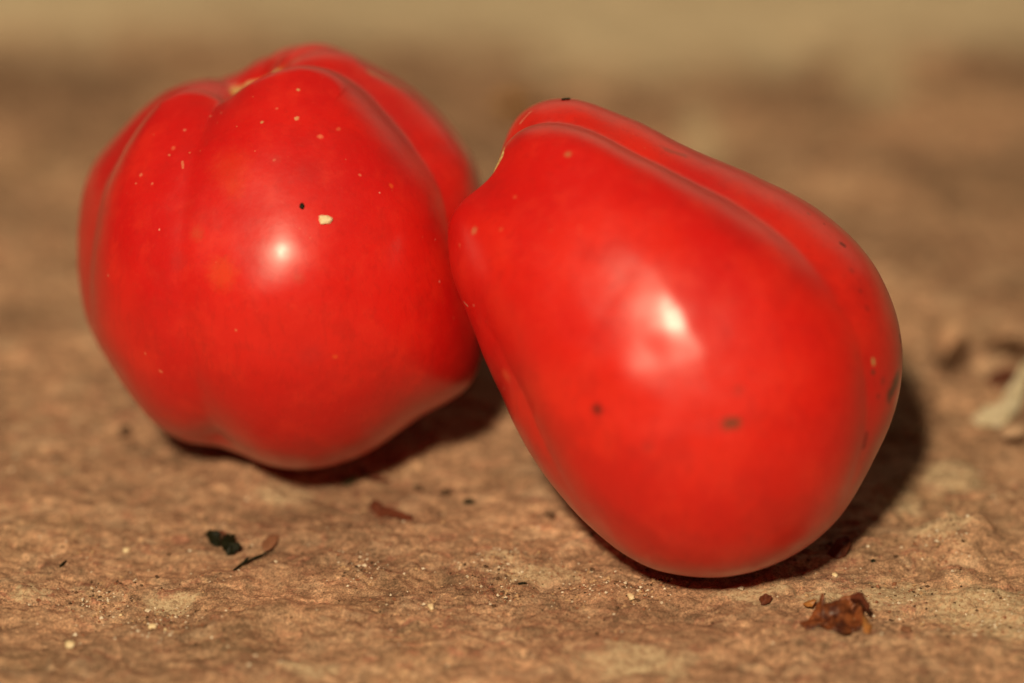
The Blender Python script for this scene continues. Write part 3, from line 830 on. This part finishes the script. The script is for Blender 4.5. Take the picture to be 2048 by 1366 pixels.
sheet('curl', [(1700,1194,4.2),(1718,1184,5.0),(1732,1196,4.4),(1740,1212,3.6),(1734,1218,3.2),(1722,1206,3.6),(1708,1204,3.6)],
      (1721,1198,4.9), RUST, seed=43, wob=0.0003, parent=pr, origin=o_)
sheet('rim', [(1722,1226,2.2),(1734,1236,1.8),(1742,1250,0.6),(1740,1264,0.1),(1728,1264,0.1),(1726,1248,0.6)], (1734,1250,1.2), PETALO, seed=44, wob=0.0004, parent=pr, origin=o_)
sheet('amber_lobe', [(1606,1206,0.4),(1618,1199,0.8),(1632,1200,1.4),(1626,1210,0.8),(1614,1213,0.3)], (1619,1205,1.1), PETALO, seed=45, wob=0.0003, parent=pr, origin=o_)

# pale split fibre chip at the right edge
sheet('stone_chip', [(1944,838,0.4),(1965,820,0.9),(1995,806,1.8),(2018,774,3.6),(2040,738,6.0),(2075,698,8.0),(2080,716,6.8),(2056,772,4.0),(2038,818,2.0),(2010,842,0.8),(1972,850,0.2)],
      (2014,806,3.0), CHIP, seed=51, wob=0.0006, thick=0.0006, rings=9,
      label='pale cream splintered chip on the stone at the right edge', cat='stone chip')
grain('pebble', 2030, 862, 4.2, 4.0, simple_mat('pinkish_stone', (0.42, 0.25, 0.15), (0.60, 0.40, 0.26), 0.8), 52, 2.0, label='pinkish pebble below the pale chip at the right edge', cat='pebble')
sheet('leaf_fragment', [(985,222,2.0),(1010,196,5.0),(1045,190,6.0),(1078,196,5.0),(1060,214,2.0),(1020,226,0.8)], (1030,208,4.5), simple_mat('ochre_leaf', (0.40, 0.19, 0.055), (0.48, 0.26, 0.09), 0.7), seed=53, wob=0.0012, thick=0.0004,
      label='blurred ochre leaf piece behind the gap between the tomatoes', cat='leaf scrap')

CREV = simple_mat('crevice_dark', (0.10, 0.050, 0.026), (0.18, 0.090, 0.046), 0.8)  # dark sheets over the pits below: crevice shade put in as colour
sheet('crevice_shade', [(1878,742,0.5),(1890,705,2.5),(1915,676,4.0),(1936,668,4.0),(1926,700,3.0),(1904,736,1.0)], (1906,706,2.8), CREV, seed=61, thick=0.0006,
      label='blurred dark brown sheet as crevice shade behind the shadow of the pear shaped tomato', cat='crevice shade')
sheet('crevice_shade', [(1972,700,1.5),(1998,676,4.0),(2035,672,5.0),(2075,700,4.0),(2060,722,3.0),(2025,700,3.0),(1992,712,1.5)], (2018,690,4.0), CREV, seed=62, thick=0.0006,
      label='blurred arched dark sheet as crevice shade above the pale chip at the right edge', cat='crevice shade')
sheet('crevice_shade', [(1975,752,0.5),(2000,738,1.5),(2032,742,2.0),(2022,764,1.0),(1990,772,0.3)], (2004,754,1.4), RUST, seed=63, thick=0.0006,
      label='blurred reddish dark sheet as crevice shade just left of the pale chip', cat='crevice shade')
# fine grit: uncountable, one object
def grit():
    rs = np.random.RandomState(9)
    B = np.array([(1, 0, 0), (-1, 0, 0), (0, 1, 0), (0, -1, 0), (0, 0, 1), (0, 0, -1)], float)
    BF = np.array([(0, 2, 4), (2, 1, 4), (1, 3, 4), (3, 0, 4), (2, 0, 5), (1, 2, 5), (3, 1, 5), (0, 3, 5)])
    n = 12000
    x = rs.uniform(-0.10, 0.10, n); y = rs.uniform(-0.055, 0.10, n)
    den = fbm(x * 60, y * 60, 3, 5)
    keep = rs.rand(n) < sstep(-0.25, 0.45, den) * 0.9 + 0.05
    x = x[keep]; y = y[keep]
    cl = [(720, 1130, 2.2), (330, 1250, 3.0), (195, 1200, 2.2), (1000, 1180, 2.5), (1190, 1170, 3.0), (1300, 1175, 2.5), (1800, 1200, 4), (1960, 1230, 5), (1880, 1080, 3), (980, 1125, 3)]
    for (a, b, sp) in cl:
        p = on_ground(a, b)
        x = np.r_[x, p[0] + rs.randn(130) * sp / 1000]; y = np.r_[y, p[1] + rs.randn(130) * sp / 1000]
    n = len(x)
    s = np.clip(rs.lognormal(-1.75, 0.45, n), 0.05, 0.5) / 1000
    z = height(x, y) + s * 0.3
    V = B[None] * s[:, None, None] * (0.7 + 0.6 * rs.rand(n, 6, 1))
    V = V + rs.randn(n, 6, 3) * s[:, None, None] * 0.15
    a = rs.rand(n) * 6.28
    c, sn = np.cos(a), np.sin(a)
    V = np.stack([V[..., 0] * c[:, None] - V[..., 1] * sn[:, None], V[..., 0] * sn[:, None] + V[..., 1] * c[:, None], V[..., 2] * 0.7], -1)
    V = V + np.stack([x, y, z], -1)[:, None]
    F = BF[None] + (np.arange(n) * 6)[:, None, None]
    mi = np.repeat(rs.choice([0, 1, 2, 3], n, p=[0.22, 0.30, 0.28, 0.20]), 8)
    g3 = simple_mat('tan_grain', (0.40, 0.23, 0.12), (0.56, 0.36, 0.20), 0.8)
    g4 = simple_mat('rust_grain', (0.24, 0.09, 0.045), (0.34, 0.15, 0.08), 0.8)
    me = mesh_from('grit', V.reshape(-1, 3), F.reshape(-1, 3), mats=[WHT, g3, DE, g4], midx=mi, smooth=False)
    link('grit', me, kind='stuff', label='fine mixed mineral grit scattered over the rough stone')
grit()
